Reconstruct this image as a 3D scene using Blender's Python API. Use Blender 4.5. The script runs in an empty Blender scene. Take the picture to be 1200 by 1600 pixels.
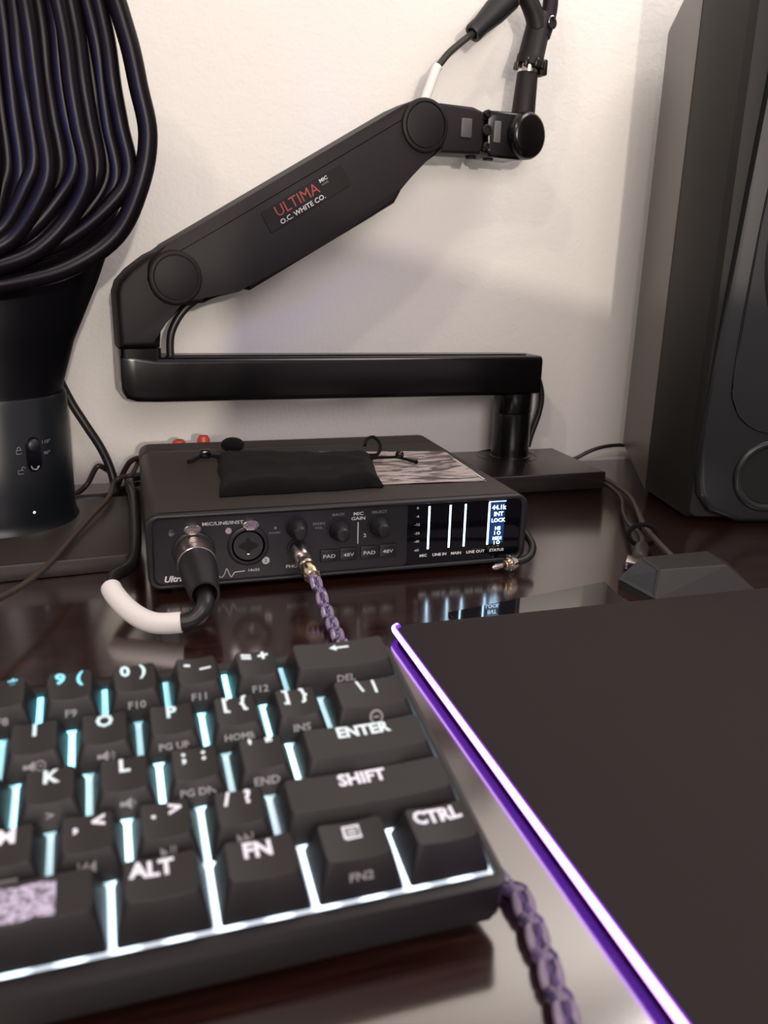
import bpy, bmesh, math, random
from mathutils import Vector, Matrix
random.seed(4)
C = bpy.context.scene.collection
S = 0.001                                   # everything below is written in millimetres
PI = math.pi
sc = bpy.context.scene

# ---------------------------------------------------------------- camera
cam = bpy.data.cameras.new('camera'); camo = bpy.data.objects.new('camera', cam); C.objects.link(camo)
camo.location = (-4.7*S, -426.4*S, 171.6*S)
camo.rotation_euler = (1.2797, -0.0265, -0.2945)
cam.sensor_width = 36; cam.lens = 1307.1*36/1600
cam.clip_start = 0.01; cam.clip_end = 50
cam.dof.use_dof = True; cam.dof.focus_distance = 0.50; cam.dof.aperture_fstop = 13.5
sc.camera = camo

# ---------------------------------------------------------------- world, lamps, exposure
w = bpy.data.worlds.new('world'); sc.world = w; w.use_nodes = True
bg = w.node_tree.nodes['Background']; bg.inputs[0].default_value = (0.86, 0.72, 0.78, 1); bg.inputs[1].default_value = 0.56
def lamp(name, kind, loc, power, col, size, target=None, size_y=None):
    l = bpy.data.lights.new(name, kind); l.energy = power; l.color = col
    if kind == 'AREA':
        l.size = size
        if size_y: l.shape = 'RECTANGLE'; l.size_y = size_y
    else: l.shadow_soft_size = size
    o = bpy.data.objects.new(name, l); C.objects.link(o); o.location = [c*S for c in loc]
    if target is not None:
        o.rotation_euler = (Vector(target)-Vector(loc)).to_track_quat('-Z', 'Y').to_euler()
    return o
lamp('ceiling_bulb', 'POINT', (-610, -955, 1312), 17, (1.0, 0.90, 0.74), 0.045)
lamp('ceiling_bulb', 'POINT', (-1067, -955, 1772), 29, (1.0, 0.90, 0.74), 0.055)
lamp('floor_lamp_bulb', 'POINT', (50, -1500, 350), 37, (1.0, 0.90, 0.76), 0.012)
lamp('soft_fill_light', 'AREA', (70, -1050, 430), 7.6, (1.0, 0.875, 0.87), 0.5, (120, 244, 100))  # added frontal fill without a visible source, brightens the lower wall
lamp('added_wall_fill', 'AREA', (560, 0, 780), 2.6, (1.0, 0.95, 0.90), 0.3, (440, 244, 300))  # added fill, lifts the dim right end of the wall
bl = lamp('blue_glow', 'SPOT', (-240, -330, 250), 2.8, (0.06, 0.12, 1.0), 0.04, (-35, 62, 222))
bl.data.spot_size = math.radians(23); bl.data.spot_blend = 0.7
sc.view_settings.view_transform = 'Standard'; sc.view_settings.look = 'None'
sc.view_settings.gamma = 1; sc.view_settings.use_curve_mapping = False
sc.view_settings.exposure = 0.0

# ---------------------------------------------------------------- materials
MATS = {}
def mat(name, col, rough=0.5, metal=0.0, coat=0.0, bump=0.0, bscale=400, emit=None, estr=0.0, spec=0.5, sheen=0.0, vary=0.0, vscale=60, trans=0):
    if name in MATS: return MATS[name]
    m = bpy.data.materials.new(name); m.use_nodes = True; nt = m.node_tree; b = nt.nodes['Principled BSDF']
    b.inputs['Base Color'].default_value = (*col, 1); b.inputs['Roughness'].default_value = rough
    b.inputs['Metallic'].default_value = metal; b.inputs['Coat Weight'].default_value = coat
    b.inputs['Coat Roughness'].default_value = 0.08
    b.inputs['Specular IOR Level'].default_value = spec; b.inputs['Sheen Weight'].default_value = sheen
    if trans: b.inputs['Transmission Weight'].default_value = trans
    if emit: b.inputs['Emission Color'].default_value = (*emit, 1); b.inputs['Emission Strength'].default_value = estr
    if bump or vary:
        tc = nt.nodes.new('ShaderNodeTexCoord'); n = nt.nodes.new('ShaderNodeTexNoise')
        nt.links.new(tc.outputs['Object'], n.inputs['Vector']); n.inputs['Scale'].default_value = bscale; n.inputs['Detail'].default_value = 4
        if bump:
            bp = nt.nodes.new('ShaderNodeBump'); bp.inputs['Strength'].default_value = bump; bp.inputs['Distance'].default_value = 0.0006
            nt.links.new(n.outputs['Fac'], bp.inputs['Height']); nt.links.new(bp.outputs['Normal'], b.inputs['Normal'])
        if vary:
            n2 = nt.nodes.new('ShaderNodeTexNoise'); n2.inputs['Scale'].default_value = vscale; nt.links.new(tc.outputs['Object'], n2.inputs['Vector'])
            r = nt.nodes.new('ShaderNodeMapRange'); r.inputs['To Min'].default_value = max(rough-vary, 0.02); r.inputs['To Max'].default_value = rough+vary
            nt.links.new(n2.outputs['Fac'], r.inputs['Value']); nt.links.new(r.outputs['Result'], b.inputs['Roughness'])
    MATS[name] = m
    return m
def ramp(nt, fac, stops):
    r = nt.nodes.new('ShaderNodeValToRGB'); e = r.color_ramp.elements
    while len(e) < len(stops): e.new(0.5)
    for k, (p, c) in enumerate(stops): e[k].position = p; e[k].color = (*c, 1)
    nt.links.new(fac, r.inputs['Fac']); return r.outputs['Color']

M_arm = mat('matte_black_arm', (0.0055, 0.0036, 0.0036), 0.55, bump=0.15, bscale=1600, spec=0.3)
M_arm_gloss = mat('satin_black_tube', (0.0028, 0.0022, 0.0025), 0.24, vary=0.05)
M_base = mat('dark_base_plate', (0.012, 0.009, 0.009), 0.20, bump=0.1, bscale=2500)
M_case = mat('charcoal_powder_coat', (0.024, 0.0195, 0.017), 0.50, bump=0.25, bscale=3000)
M_frame = mat('black_bezel_plastic', (0.0105, 0.0105, 0.012), 0.42)
M_panel = mat('graphite_panel', (0.0095, 0.0095, 0.012), 0.45)
M_screen = mat('glossy_black_window', (0.003, 0.003, 0.005), 0.06)
M_knob = mat('black_knob_rubber', (0.009, 0.009, 0.011), 0.45)
M_rubber = mat('black_rubber', (0.010, 0.0095, 0.011), 0.48)
M_cable = mat('black_cable_jacket', (0.008, 0.007, 0.008), 0.42)
M_thin = mat('dark_grey_thin_cable', (0.018, 0.014, 0.013), 0.45)
M_brown = mat('brown_black_cable', (0.045, 0.032, 0.026), 0.5)
M_metal = mat('brushed_nickel', (0.52, 0.47, 0.44), 0.28, metal=1.0, bump=0.1, bscale=900)
M_chrome = mat('chrome', (0.8, 0.76, 0.68), 0.14, metal=1.0)
M_gold = mat('pale_gold_contact', (0.75, 0.62, 0.42), 0.2, metal=1.0)
M_pink = mat('satin_pink_metal', (0.50, 0.38, 0.38), 0.35, metal=0.8)
M_white = mat('white_heat_shrink', (0.80, 0.77, 0.74), 0.5)
M_print = mat('pale_grey_print', (0.55, 0.55, 0.56), 0.6)
M_dimprint = mat('dim_grey_print', (0.16, 0.16, 0.17), 0.6)
M_red = mat('dark_red_print', (0.30, 0.045, 0.035), 0.6)
M_redplug = mat('red_plug_plastic', (0.60, 0.06, 0.03), 0.4)
M_lcd = mat('lcd_white_light', (0.0, 0.0, 0.0), 0.5, emit=(0.55, 0.80, 1.0), estr=4.0)
M_lcdglow = mat('lcd_backlight', (0.0, 0.0, 0.0), 0.5, emit=(0.012, 0.07, 0.30), estr=0.5)
M_fabric = mat('black_felt', (0.0045, 0.0038, 0.0045), 0.95, bump=0.8, bscale=1500, sheen=0.02, spec=0.15)
M_stand = mat('blue_black_plastic', (0.0045, 0.0065, 0.0085), 0.34, vary=0.03)
M_neck = mat('deep_black_plastic', (0.001, 0.001, 0.002), 0.4, spec=0.15)
M_standbase = mat('dark_grey_plastic', (0.026, 0.021, 0.018), 0.42, bump=0.15, bscale=2500)
M_coil = mat('glossy_black_cable', (0.003, 0.002, 0.003), 0.36, spec=0.16)
M_pad = mat('black_cloth', (0.018, 0.0125, 0.0115), 0.75, bump=0.3, bscale=4000, sheen=0.0, spec=0.35)
M_padedge = mat('violet_light_sleeve', (0.05, 0.02, 0.08), 0.4, emit=(0.26, 0.045, 1.0), estr=1.0)
M_led = mat('violet_white_light', (0.1, 0.1, 0.1), 0.4, emit=(0.62, 0.30, 1.0), estr=5.0)
M_hub = mat('grey_hub_plastic', (0.018, 0.0165, 0.015), 0.5, bump=0.2, bscale=3000)
M_hubside = mat('blue_grey_hub_plastic', (0.025, 0.027, 0.034), 0.45)
M_glass = mat('mirror_black_gloss', (0.004, 0.004, 0.005), 0.03, coat=1.0, spec=1.0)
M_keys = mat('black_keycap', (0.0085, 0.0065, 0.0068), 0.5, spec=0.55, bump=0.12, bscale=3500)
M_kbcase = mat('black_keyboard_case', (0.006, 0.0045, 0.005), 0.42, bump=0.1, bscale=3000)
M_keyprint = mat('grey_side_print', (0.34, 0.34, 0.35), 0.6)
M_spk = mat('black_vinyl_cabinet', (0.0042, 0.0036, 0.0025), 0.6, bump=0.2, bscale=2500)
M_spkrear = mat('satin_grey_shell', (0.075, 0.062, 0.053), 0.36)
M_baffle = mat('charcoal_baffle', (0.011, 0.0125, 0.0135), 0.38)
M_cone = mat('woofer_cone', (0.02, 0.018, 0.018), 0.5)
M_surround = mat('woofer_rubber', (0.01, 0.01, 0.01), 0.35)
M_braid1 = mat('lavender_braid', (0.24, 0.19, 0.28), 0.35, coat=0.3)
M_braid2 = mat('purple_braid', (0.10, 0.055, 0.17), 0.35, coat=0.3)
M_braid3 = mat('dark_violet_braid', (0.035, 0.02, 0.07), 0.35, coat=0.3)
M_dot = mat('white_led_dot', (0.5, 0.5, 0.5), 0.5, emit=(0.7, 0.8, 0.8), estr=0.6)

def m_wall():
    m = bpy.data.materials.new('painted_orange_peel_wall'); m.use_nodes = True; nt = m.node_tree; b = nt.nodes['Principled BSDF']
    b.inputs['Base Color'].default_value = (0.735, 0.715, 0.67, 1); b.inputs['Roughness'].default_value = 0.7
    tc = nt.nodes.new('ShaderNodeTexCoord')
    n = nt.nodes.new('ShaderNodeTexNoise'); n.inputs['Scale'].default_value = 330; n.inputs['Detail'].default_value = 3
    n2 = nt.nodes.new('ShaderNodeTexNoise'); n2.inputs['Scale'].default_value = 110; n2.inputs['Detail'].default_value = 2
    nt.links.new(tc.outputs['Object'], n.inputs['Vector']); nt.links.new(tc.outputs['Object'], n2.inputs['Vector'])
    mx = nt.nodes.new('ShaderNodeMath'); mx.operation = 'ADD'; nt.links.new(n.outputs['Fac'], mx.inputs[0]); nt.links.new(n2.outputs['Fac'], mx.inputs[1])
    bp = nt.nodes.new('ShaderNodeBump'); bp.inputs['Strength'].default_value = 0.45; bp.inputs['Distance'].default_value = 0.0008
    nt.links.new(mx.outputs[0], bp.inputs['Height']); nt.links.new(bp.outputs['Normal'], b.inputs['Normal'])
    return m
def m_desk():
    m = bpy.data.materials.new('polished_mahogany'); m.use_nodes = True; nt = m.node_tree; b = nt.nodes['Principled BSDF']
    tc = nt.nodes.new('ShaderNodeTexCoord'); mp = nt.nodes.new('ShaderNodeMapping'); mp.inputs['Scale'].default_value = (3, 45, 10)
    n = nt.nodes.new('ShaderNodeTexNoise'); n.inputs['Scale'].default_value = 6; n.inputs['Detail'].default_value = 8; n.inputs['Roughness'].default_value = 0.6
    nt.links.new(tc.outputs['Object'], mp.inputs['Vector']); nt.links.new(mp.outputs['Vector'], n.inputs['Vector'])
    col = ramp(nt, n.outputs['Fac'], [(0.3, (0.010, 0.0035, 0.003)), (0.55, (0.030, 0.010, 0.007)), (0.75, (0.055, 0.020, 0.013))])
    nt.links.new(col, b.inputs['Base Color'])
    b.inputs['Roughness'].default_value = 0.17; b.inputs['IOR'].default_value = 1.95; b.inputs['Coat Weight'].default_value = 1.0; b.inputs['Coat Roughness'].default_value = 0.13; b.inputs['Coat IOR'].default_value = 2.3
    n3 = nt.nodes.new('ShaderNodeTexNoise'); n3.inputs['Scale'].default_value = 900; nt.links.new(tc.outputs['Object'], n3.inputs['Vector'])
    bp = nt.nodes.new('ShaderNodeBump'); bp.inputs['Strength'].default_value = 0.08; bp.inputs['Distance'].default_value = 0.0003
    nt.links.new(n3.outputs['Fac'], bp.inputs['Height']); nt.links.new(bp.outputs['Normal'], b.inputs['Normal'])
    return m
def m_backlight():
    m = bpy.data.materials.new('keyboard_backlight'); m.use_nodes = True; nt = m.node_tree; b = nt.nodes['Principled BSDF']
    b.inputs['Base Color'].default_value = (0.7, 0.7, 0.72, 1)
    tc = nt.nodes.new('ShaderNodeTexCoord'); sp = nt.nodes.new('ShaderNodeSeparateXYZ'); nt.links.new(tc.outputs['Object'], sp.inputs[0])
    # cyan at the left and at the back row, white towards the right front
    a = nt.nodes.new('ShaderNodeMath'); a.operation = 'MULTIPLY'; a.inputs[1].default_value = 3.0; nt.links.new(sp.outputs['X'], a.inputs[0])
    c = nt.nodes.new('ShaderNodeMath'); c.operation = 'MULTIPLY'; c.inputs[1].default_value = 8.0; nt.links.new(sp.outputs['Y'], c.inputs[0])
    d = nt.nodes.new('ShaderNodeMath'); d.operation = 'SUBTRACT'; nt.links.new(a.outputs[0], d.inputs[0]); nt.links.new(c.outputs[0], d.inputs[1])
    e = nt.nodes.new('ShaderNodeMath'); e.operation = 'ADD'; e.inputs[1].default_value = 1.25; nt.links.new(d.outputs[0], e.inputs[0])
    col = ramp(nt, e.outputs[0], [(0.0, (0.05, 0.55, 0.85)), (0.3, (0.20, 0.78, 0.92)), (0.7, (0.50, 0.84, 0.92)), (1.0, (0.66, 0.80, 0.96))])
    nt.links.new(col, b.inputs['Emission Color'])
    # brighter dashes, one pair per key
    wv = nt.nodes.new('ShaderNodeMath'); wv.operation = 'MULTIPLY'; wv.inputs[1].default_value = 2*PI/0.01191; nt.links.new(sp.outputs['X'], wv.inputs[0])
    sn = nt.nodes.new('ShaderNodeMath'); sn.operation = 'SINE'; nt.links.new(wv.outputs[0], sn.inputs[0])
    mr = nt.nodes.new('ShaderNodeMapRange'); mr.inputs['From Min'].default_value = -0.6; mr.inputs['From Max'].default_value = 0.6
    mr.inputs['To Min'].default_value = 0.75; mr.inputs['To Max'].default_value = 3.4
    nt.links.new(sn.outputs[0], mr.inputs['Value']); nt.links.new(mr.outputs['Result'], b.inputs['Emission Strength'])
    return m
def m_leaflet():
    m = bpy.data.materials.new('printed_camouflage_paper'); m.use_nodes = True; nt = m.node_tree; b = nt.nodes['Principled BSDF']
    tc = nt.nodes.new('ShaderNodeTexCoord'); mp = nt.nodes.new('ShaderNodeMapping'); mp.inputs['Scale'].default_value = (22, 95, 1); mp.inputs['Rotation'].default_value = (0, 0, 0.25)
    n = nt.nodes.new('ShaderNodeTexNoise'); n.inputs['Scale'].default_value = 1.6; n.inputs['Detail'].default_value = 5; n.inputs['Distortion'].default_value = 1.6
    nt.links.new(tc.outputs['Object'], mp.inputs[0]); nt.links.new(mp.outputs[0], n.inputs[0])
    col = ramp(nt, n.outputs['Fac'], [(0.0, (0.04, 0.03, 0.03)), (0.46, (0.10, 0.08, 0.08)), (0.50, (0.42, 0.36, 0.34)), (1.0, (0.50, 0.44, 0.41))])
    nt.links.new(col, b.inputs['Base Color']); b.inputs['Roughness'].default_value = 0.45
    return m
def m_spacepattern():
    m = bpy.data.materials.new('backlit_speckle_print'); m.use_nodes = True; nt = m.node_tree; b = nt.nodes['Principled BSDF']
    tc = nt.nodes.new('ShaderNodeTexCoord'); n = nt.nodes.new('ShaderNodeTexNoise'); n.inputs['Scale'].default_value = 900; n.inputs['Detail'].default_value = 2
    nt.links.new(tc.outputs['Object'], n.inputs[0])
    col = ramp(nt, n.outputs['Fac'], [(0.40, (0.10, 0.07, 0.11)), (0.56, (0.62, 0.48, 0.66))])
    nt.links.new(col, b.inputs['Emission Color']); b.inputs['Emission Strength'].default_value = 0.95; b.inputs['Base Color'].default_value = (0.1, 0.1, 0.1, 1)
    return m

# ---------------------------------------------------------------- geometry helpers
def rrect(x0, x1, y0, y1, r, n=5):
    pts = []
    for cx, cy, a in ((x1-r, y1-r, 0), (x0+r, y1-r, 90), (x0+r, y0+r, 180), (x1-r, y0+r, 270)):
        for k in range(n+1):
            t = math.radians(a+90*k/n); pts.append((cx+r*math.cos(t), cy+r*math.sin(t)))
    return pts
def to3(ax, a, b, h):
    return {'x': (h, a, b), 'y': (a, h, b), 'z': (a, b, h)}[ax]
def prism(bm, pts, ax, h0, h1, bev=0, seg=2, both=True):
    """extrude a polygon along axis ax; its end rims are bevelled by bev"""
    n = len(pts)
    A = [bm.verts.new(to3(ax, a, b, h0)) for a, b in pts]; B = [bm.verts.new(to3(ax, a, b, h1)) for a, b in pts]
    f0 = bm.faces.new(A); f1 = bm.faces.new(B[::-1])
    for i in range(n): bm.faces.new((A[i], B[i], B[(i+1) % n], A[(i+1) % n]))
    if bev:
        ed = set(f0.edges) | (set(f1.edges) if both else set())
        bmesh.ops.bevel(bm, geom=list(ed), offset=bev, segments=seg, affect='EDGES', profile=0.5, clamp_overlap=True)
    return bm
def box(bm, x0, x1, y0, y1, z0, z1, bev=0, seg=2):
    vs = [bm.verts.new((x, y, z)) for x in (x0, x1) for y in (y0, y1) for z in (z0, z1)]
    fs = [bm.faces.new([vs[i] for i in f]) for f in ((0, 1, 3, 2), (4, 6, 7, 5), (0, 4, 5, 1), (2, 3, 7, 6), (0, 2, 6, 4), (1, 5, 7, 3))]
    if bev:
        ed = set(e for f in fs for e in f.edges)
        bmesh.ops.bevel(bm, geom=list(ed), offset=bev, segments=seg, affect='EDGES', profile=0.5, clamp_overlap=True)
    return bm
def frame_from(d):
    d = Vector(d).normalized(); u = Vector((0, 0, 1)) if abs(d.z) < 0.9 else Vector((1, 0, 0))
    a = d.cross(u).normalized(); b = d.cross(a).normalized(); return a, b, d
def lathe(bm, c, d, prof, n=28, cap=True):
    """prof = list of (distance along d, radius)"""
    a, b, d = frame_from(d); c = Vector(c); rings = []
    for h, r in prof:
        rings.append([bm.verts.new(c+d*h+(a*math.cos(2*PI*k/n)+b*math.sin(2*PI*k/n))*max(r, 0.01)) for k in range(n)])
    for i in range(len(rings)-1):
        for k in range(n): bm.faces.new((rings[i][k], rings[i][(k+1) % n], rings[i+1][(k+1) % n], rings[i+1][k]))
    if cap: bm.faces.new(rings[0][::-1]); bm.faces.new(rings[-1])
    return bm
def spline(pts, sub=8):
    P = [Vector(p) for p in pts]; P = [P[0]*2-P[1]]+P+[P[-1]*2-P[-2]]; out = []
    for i in range(1, len(P)-2):
        for k in range(sub):
            t = k/sub; p0, p1, p2, p3 = P[i-1], P[i], P[i+1], P[i+2]
            out.append(0.5*((2*p1)+(-p0+p2)*t+(2*p0-5*p1+4*p2-p3)*t*t+(-p0+3*p1-3*p2+p3)*t**3))
    out.append(P[-2]); return out
def tube(bm, pts, r, n=12, sub=8, smooth=True, closed=False):
    P = spline(pts, sub) if smooth else [Vector(p) for p in pts]
    m = len(P); rr = r if callable(r) else (lambda t: r)
    d0 = (P[1]-P[0]).normalized(); a, b, _ = frame_from(d0); rings = []
    for i, p in enumerate(P):
        d = (P[min(i+1, m-1)]-P[max(i-1, 0)]).normalized()
        if closed and i in (0, m-1): d = (P[1]-P[m-2]).normalized()
        a = (a-d*a.dot(d)).normalized(); b = d.cross(a)
        rings.append([bm.verts.new(p+(a*math.cos(2*PI*k/n)+b*math.sin(2*PI*k/n))*rr(i/(m-1))) for k in range(n)])
    for i in range(m-1):
        for k in range(n): bm.faces.new((rings[i][k], rings[i][(k+1) % n], rings[i+1][(k+1) % n], rings[i+1][k]))
    bm.faces.new(rings[0][::-1]); bm.faces.new(rings[-1]); return bm
def loft(bm, sections, cap=True):
    R = [[bm.verts.new(p) for p in s] for s in sections]; n = len(R[0])
    for i in range(len(R)-1):
        for k in range(n): bm.faces.new((R[i][k], R[i][(k+1) % n], R[i+1][(k+1) % n], R[i+1][k]))
    if cap: bm.faces.new(R[0][::-1]); bm.faces.new(R[-1])
    return bm
def build(name, bm, m, parent=None, loc=None, smooth=True, kind=None, label=None, angle=40):
    bmesh.ops.recalc_face_normals(bm, faces=bm.faces)
    bmesh.ops.scale(bm, vec=(S, S, S), verts=bm.verts)
    me = bpy.data.meshes.new(name); bm.to_mesh(me); bm.free()
    if smooth:
        me.polygons.foreach_set('use_smooth', [True]*len(me.polygons)); me.set_sharp_from_angle(angle=math.radians(angle))
    me.materials.append(m); o = bpy.data.objects.new(name, me); C.objects.link(o)
    if parent: o.parent = parent
    if loc: o.location = [c*S for c in loc]
    if kind: o['kind'] = kind
    if label: o['label'] = label
    return o
def NB(): return bmesh.new()
def tag(o, label, cat, group=None):
    o['label'] = label; o['category'] = cat
    if group: o['group'] = group
    return o
def thing(name, label, cat, loc=(0, 0, 0), rot=(0, 0, 0), group=None):
    o = bpy.data.objects.new(name, None); C.objects.link(o); o.empty_display_size = 0.01
    o.location = [c*S for c in loc]; o.rotation_euler = rot
    return tag(o, label, cat, group)
def text(name, s, size, mtx, m, parent, sx=1.0, bold=0.0, shear=0.0, align='CENTER', thick=0.03):
    """flat lettering: mtx maps (x right, y up, z out) in millimetres to the parent's space"""
    cu = bpy.data.curves.new('t', 'FONT'); cu.body = s; cu.size = size; cu.align_x = align; cu.align_y = 'CENTER'
    cu.offset = bold; cu.shear = shear; cu.extrude = thick; cu.resolution_u = 2
    to = bpy.data.objects.new('t', cu); C.objects.link(to)
    me = bpy.data.meshes.new_from_object(to); bpy.data.objects.remove(to); bpy.data.curves.remove(cu)
    me.transform(Matrix.Diagonal((S*sx, S, S, 1)))
    mm = mtx.copy(); mm.translation = mm.translation*S
    me.transform(mm); me.name = name
    me.materials.clear(); me.materials.append(m)
    o = bpy.data.objects.new(name, me); C.objects.link(o); o.parent = parent
    return o
def FRONT(x, y, z, tilt=0):        # facing -y
    return Matrix.Translation((x, y, z)) @ Matrix.Rotation(PI/2, 4, 'X') @ Matrix.Rotation(tilt, 4, 'Z')

# ================================================================ setting
bm = NB(); box(bm, -1500, 1900, 244.6, 320, -740, 1700); o = build('wall_back', bm, m_wall(), smooth=False); o['kind'] = 'structure'
bm = NB(); box(bm, -1500, 1900, -2200, 244.6, -760, -740)
o = build('floor', bm, mat('grey_carpet', (0.10, 0.09, 0.085), 0.9, bump=0.8, bscale=300), smooth=False); o['kind'] = 'structure'

desk = thing('desk', 'dark mahogany wooden desk with polished reflective top, everything stands on it', 'desk', (150, -140, 0))
bm = NB(); box(bm, -850, 850, -400, 383, -32, 0, 2.5); build('desktop', bm, m_desk(), desk)
for x in (-800, 800):
    for y in (-360, 350):
        bm = NB(); box(bm, x-30, x+30, y-30, y+30, -740, -32, 3); build('leg', bm, mat('dark_leg_wood', (0.02, 0.008, 0.006), 0.35), desk)

# ================================================================ audio interface
W, D, Z0, Z1 = 216, 173.6, 2.9, 43.95
ai = thing('audio_interface', 'black half-rack audio interface with lit level-meter display, two combo jacks and three knobs', 'audio interface', (0, 0, 0))
bm = NB(); prism(bm, rrect(0.6, W-0.6, Z0+0.3, Z1, 6.5, 6), 'y', 1.5, 147, 0.6, 2); build('body', bm, M_case, ai)
bm = NB(); prism(bm, rrect(3, W-3, Z0+2, Z1-1.6, 5, 6), 'y', 146, 151); build('groove_core', bm, M_screen, ai)
bm = NB(); prism(bm, rrect(0.6, W-0.6, Z0+0.3, Z1, 6.5, 6), 'y', 148.6, D, 1.4, 3); build('rear_cap', bm, M_case, ai)
# bezel frame around the front panel
def ringprism(bm, outer, inner, ax, h0, h1):
    n = len(outer); R = []
    for P, h in ((outer, h1), (outer, h0), (inner, h0), (inner, h1)): R.append([bm.verts.new(to3(ax, a, b, h)) for a, b in P])
    for j in range(4):
        for k in range(n): bm.faces.new((R[j][k], R[j][(k+1) % n], R[(j+1) % 4][(k+1) % n], R[(j+1) % 4][k]))
    return R
bm = NB()
R = ringprism(bm, rrect(0, W, Z0, Z1, 7, 6), rrect(3.6, W-3.6, Z0+2.4, Z1-2.6, 4.2, 6), 'y', -2.0, 2.5)
ed = [e for e in bm.edges if all(abs(v.co.y+2.0) < 1e-6 for v in e.verts) and not (set(e.verts) & set(R[1]) and set(e.verts) & set(R[2]))]
bmesh.ops.bevel(bm, geom=ed, offset=1.3, segments=3, affect='EDGES', profile=0.5, clamp_overlap=True)
build('bezel', bm, M_frame, ai)
bm = NB(); prism(bm, rrect(3.6, 142.4, Z0+2.4, Z1-2.6, 1.5, 3), 'y', 0, 2); build('front_panel', bm, M_panel, ai)
bm = NB(); prism(bm, rrect(142.4, W-3.6, Z0+2.4, Z1-2.6, 1.5, 3), 'y', -0.2, 2); scr = build('display', bm, M_screen, ai)
bm = NB()
for x in (155.2, 168.0, 177.3, 192.2): box(bm, x-0.55, x+0.55, -0.34, -0.2, 14, 39.6)
box(bm, 191.8, 202.6, -0.34, -0.2, 39.9, 40.3); build('meter_bar', bm, M_lcd, scr)
bm = NB(); box(bm, 192.8, 202.2, -0.25, -0.2, 14.5, 39.5)
build('status_backlight', bm, M_lcdglow, scr)
for s, z, sz in (('44.1k', 36.4, 3.9), ('INT', 32.4, 3.6), ('LOCK', 28.6, 3.2), ('HS', 23.6, 3.1), ('I O', 20.7, 3.1), ('MIDI', 17.5, 2.8), ('I O', 14.9, 3.0)):
    text('status_text', s, sz, FRONT(198.2, -0.36, z), M_lcd, scr, 1.02, 0.06)
for s, z in (('0', 38.9), ('-6', 34.0), ('-12', 29.1), ('-20', 23.9), ('-40', 19.0), ('-60', 13.7)):
    text('scale_mark', s, 2.0, FRONT(148.2, -0.3, z), M_print, scr, 1.2, 0.03)
for s, x in (('MIC', 152.5), ('LINE IN', 162.5), ('MAIN', 172.8), ('LINE OUT', 185.0), ('STATUS', 198.4)):
    text('scale_mark', s, 2.3, FRONT(x, -0.3, 10.2), mat('white_print', (0.85, 0.85, 0.85), 0.5), scr, 1.15, 0.05)
T = [('MIC/LINE/INST', 39.5, 37.1, 2.6, M_print), ('BACK', 102.3, 37.9, 2.1, M_dimprint), ('MIC', 113.6, 37.7, 2.6, M_print), ('GAIN', 113.6, 35.0, 2.6, M_print),
     ('SELECT', 125.7, 38.0, 2.1, M_dimprint), ('MAIN', 91.3, 33.4, 2.1, M_dimprint), ('VOL', 91.3, 31.0, 1.8, M_dimprint), ('2', 117.5, 24.8, 2.9, M_print), ('1', 78.3, 25.2, 2.2, M_print),
     ('PHONES', 79.0, 9.9, 2.5, M_print), ('16x22', 55.3, 9.6, 2.0, M_print), ('s', 35.6, 8.7, 3.2, M_print), ('POWER', 67.0, 29.8, 1.4, M_dimprint)]
for s, x, z, sz, m in T: text('lettering', s, sz, FRONT(x, -0.02, z), m, ai, 1.3, 0.04)
text('lettering', 'UltraLite', 4.6, FRONT(16.6, -0.02, 7.8), mat('white_print', (0.85, 0.85, 0.85), 0.5), ai, 1.05, 0.16, 0.25)
bm = NB(); box(bm, 113.2, 113.8, -0.08, 0, 20.3, 32.8); build('divider_line', bm, M_print, ai)
bm = NB(); tube(bm, [(x, -0.05, z) for x, z in ((36.6, 7.4), (38.2, 6.8), (39.6, 8.6), (40.8, 11.4), (42.0, 8.8), (43.2, 6.6), (44.8, 8.8), (46.5, 9.2), (50.5, 9.4))], 0.28, 6)
build('waveform_line', bm, M_print, ai)
bm = NB(); lathe(bm, (67.4, 0, 32.6), (0, -1, 0), [(0, 0.8), (0.06, 0.8)], 16); build('power_mark', bm, M_dimprint, ai)
for px, pz in ((13, 33.4), (42.3, 32.9)):
    bm = NB(); lathe(bm, (px, 0, pz), (0, -1, 0), [(0, 1.9), (0.7, 1.7), (0.7, 0.9), (0.3, 0.7)], 16); build('screw', bm, M_chrome if px < 20 else M_metal, ai)
for jx, jz, lx, lz in ((24.0, 22.6, 23.6, 35.3), (52.6, 23.7, 53.9, 35.7)):
    bm = NB(); lathe(bm, (jx, 0, jz), (0, -1, 0), [(0, 11.2), (0.9, 11.0), (1.3, 10.4), (1.3, 9.0), (-0.6, 8.7), (-0.6, 8.3), (0.6, 7.9), (0.6, 0.1)], 36)
    jk = build('combo_jack', bm, M_frame, ai)
    bm = NB()
    cross = []
    for k in range(48):
        a = 2*PI*k/48; r = 2.6+2.1*abs(math.cos(2*a))**3
        if abs(math.cos(a)) > .7: r += 0.6
        cross.append((jx+r*math.cos(a), jz+r*math.sin(a)))
    prism(bm, cross, 'y', -0.75, -0.5); build('socket_hole', bm, mat('pure_black_hole', (0.001, 0.001, 0.001), 0.6), jk)
    bm = NB(); box(bm, jx-0.9, jx+0.9, -0.9, -0.5, jz-5.1, jz-4.3, 0.15); build('contact_pin', bm, M_chrome, jk)
    bm = NB(); prism(bm, [(lx+4.6*math.cos(a), lz+2.7*math.sin(a)) for a in [2*PI*k/28 for k in range(28)]], 'y', -2.6, 0, 0.6, 2)
    lt = build('release_latch', bm, M_metal, ai)
    text('lettering', 'PUSH', 2.2, FRONT(lx, -2.62, lz), mat('latch_lettering', (0.22, 0.20, 0.19), 0.6), lt, 1.2, 0.03)
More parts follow.
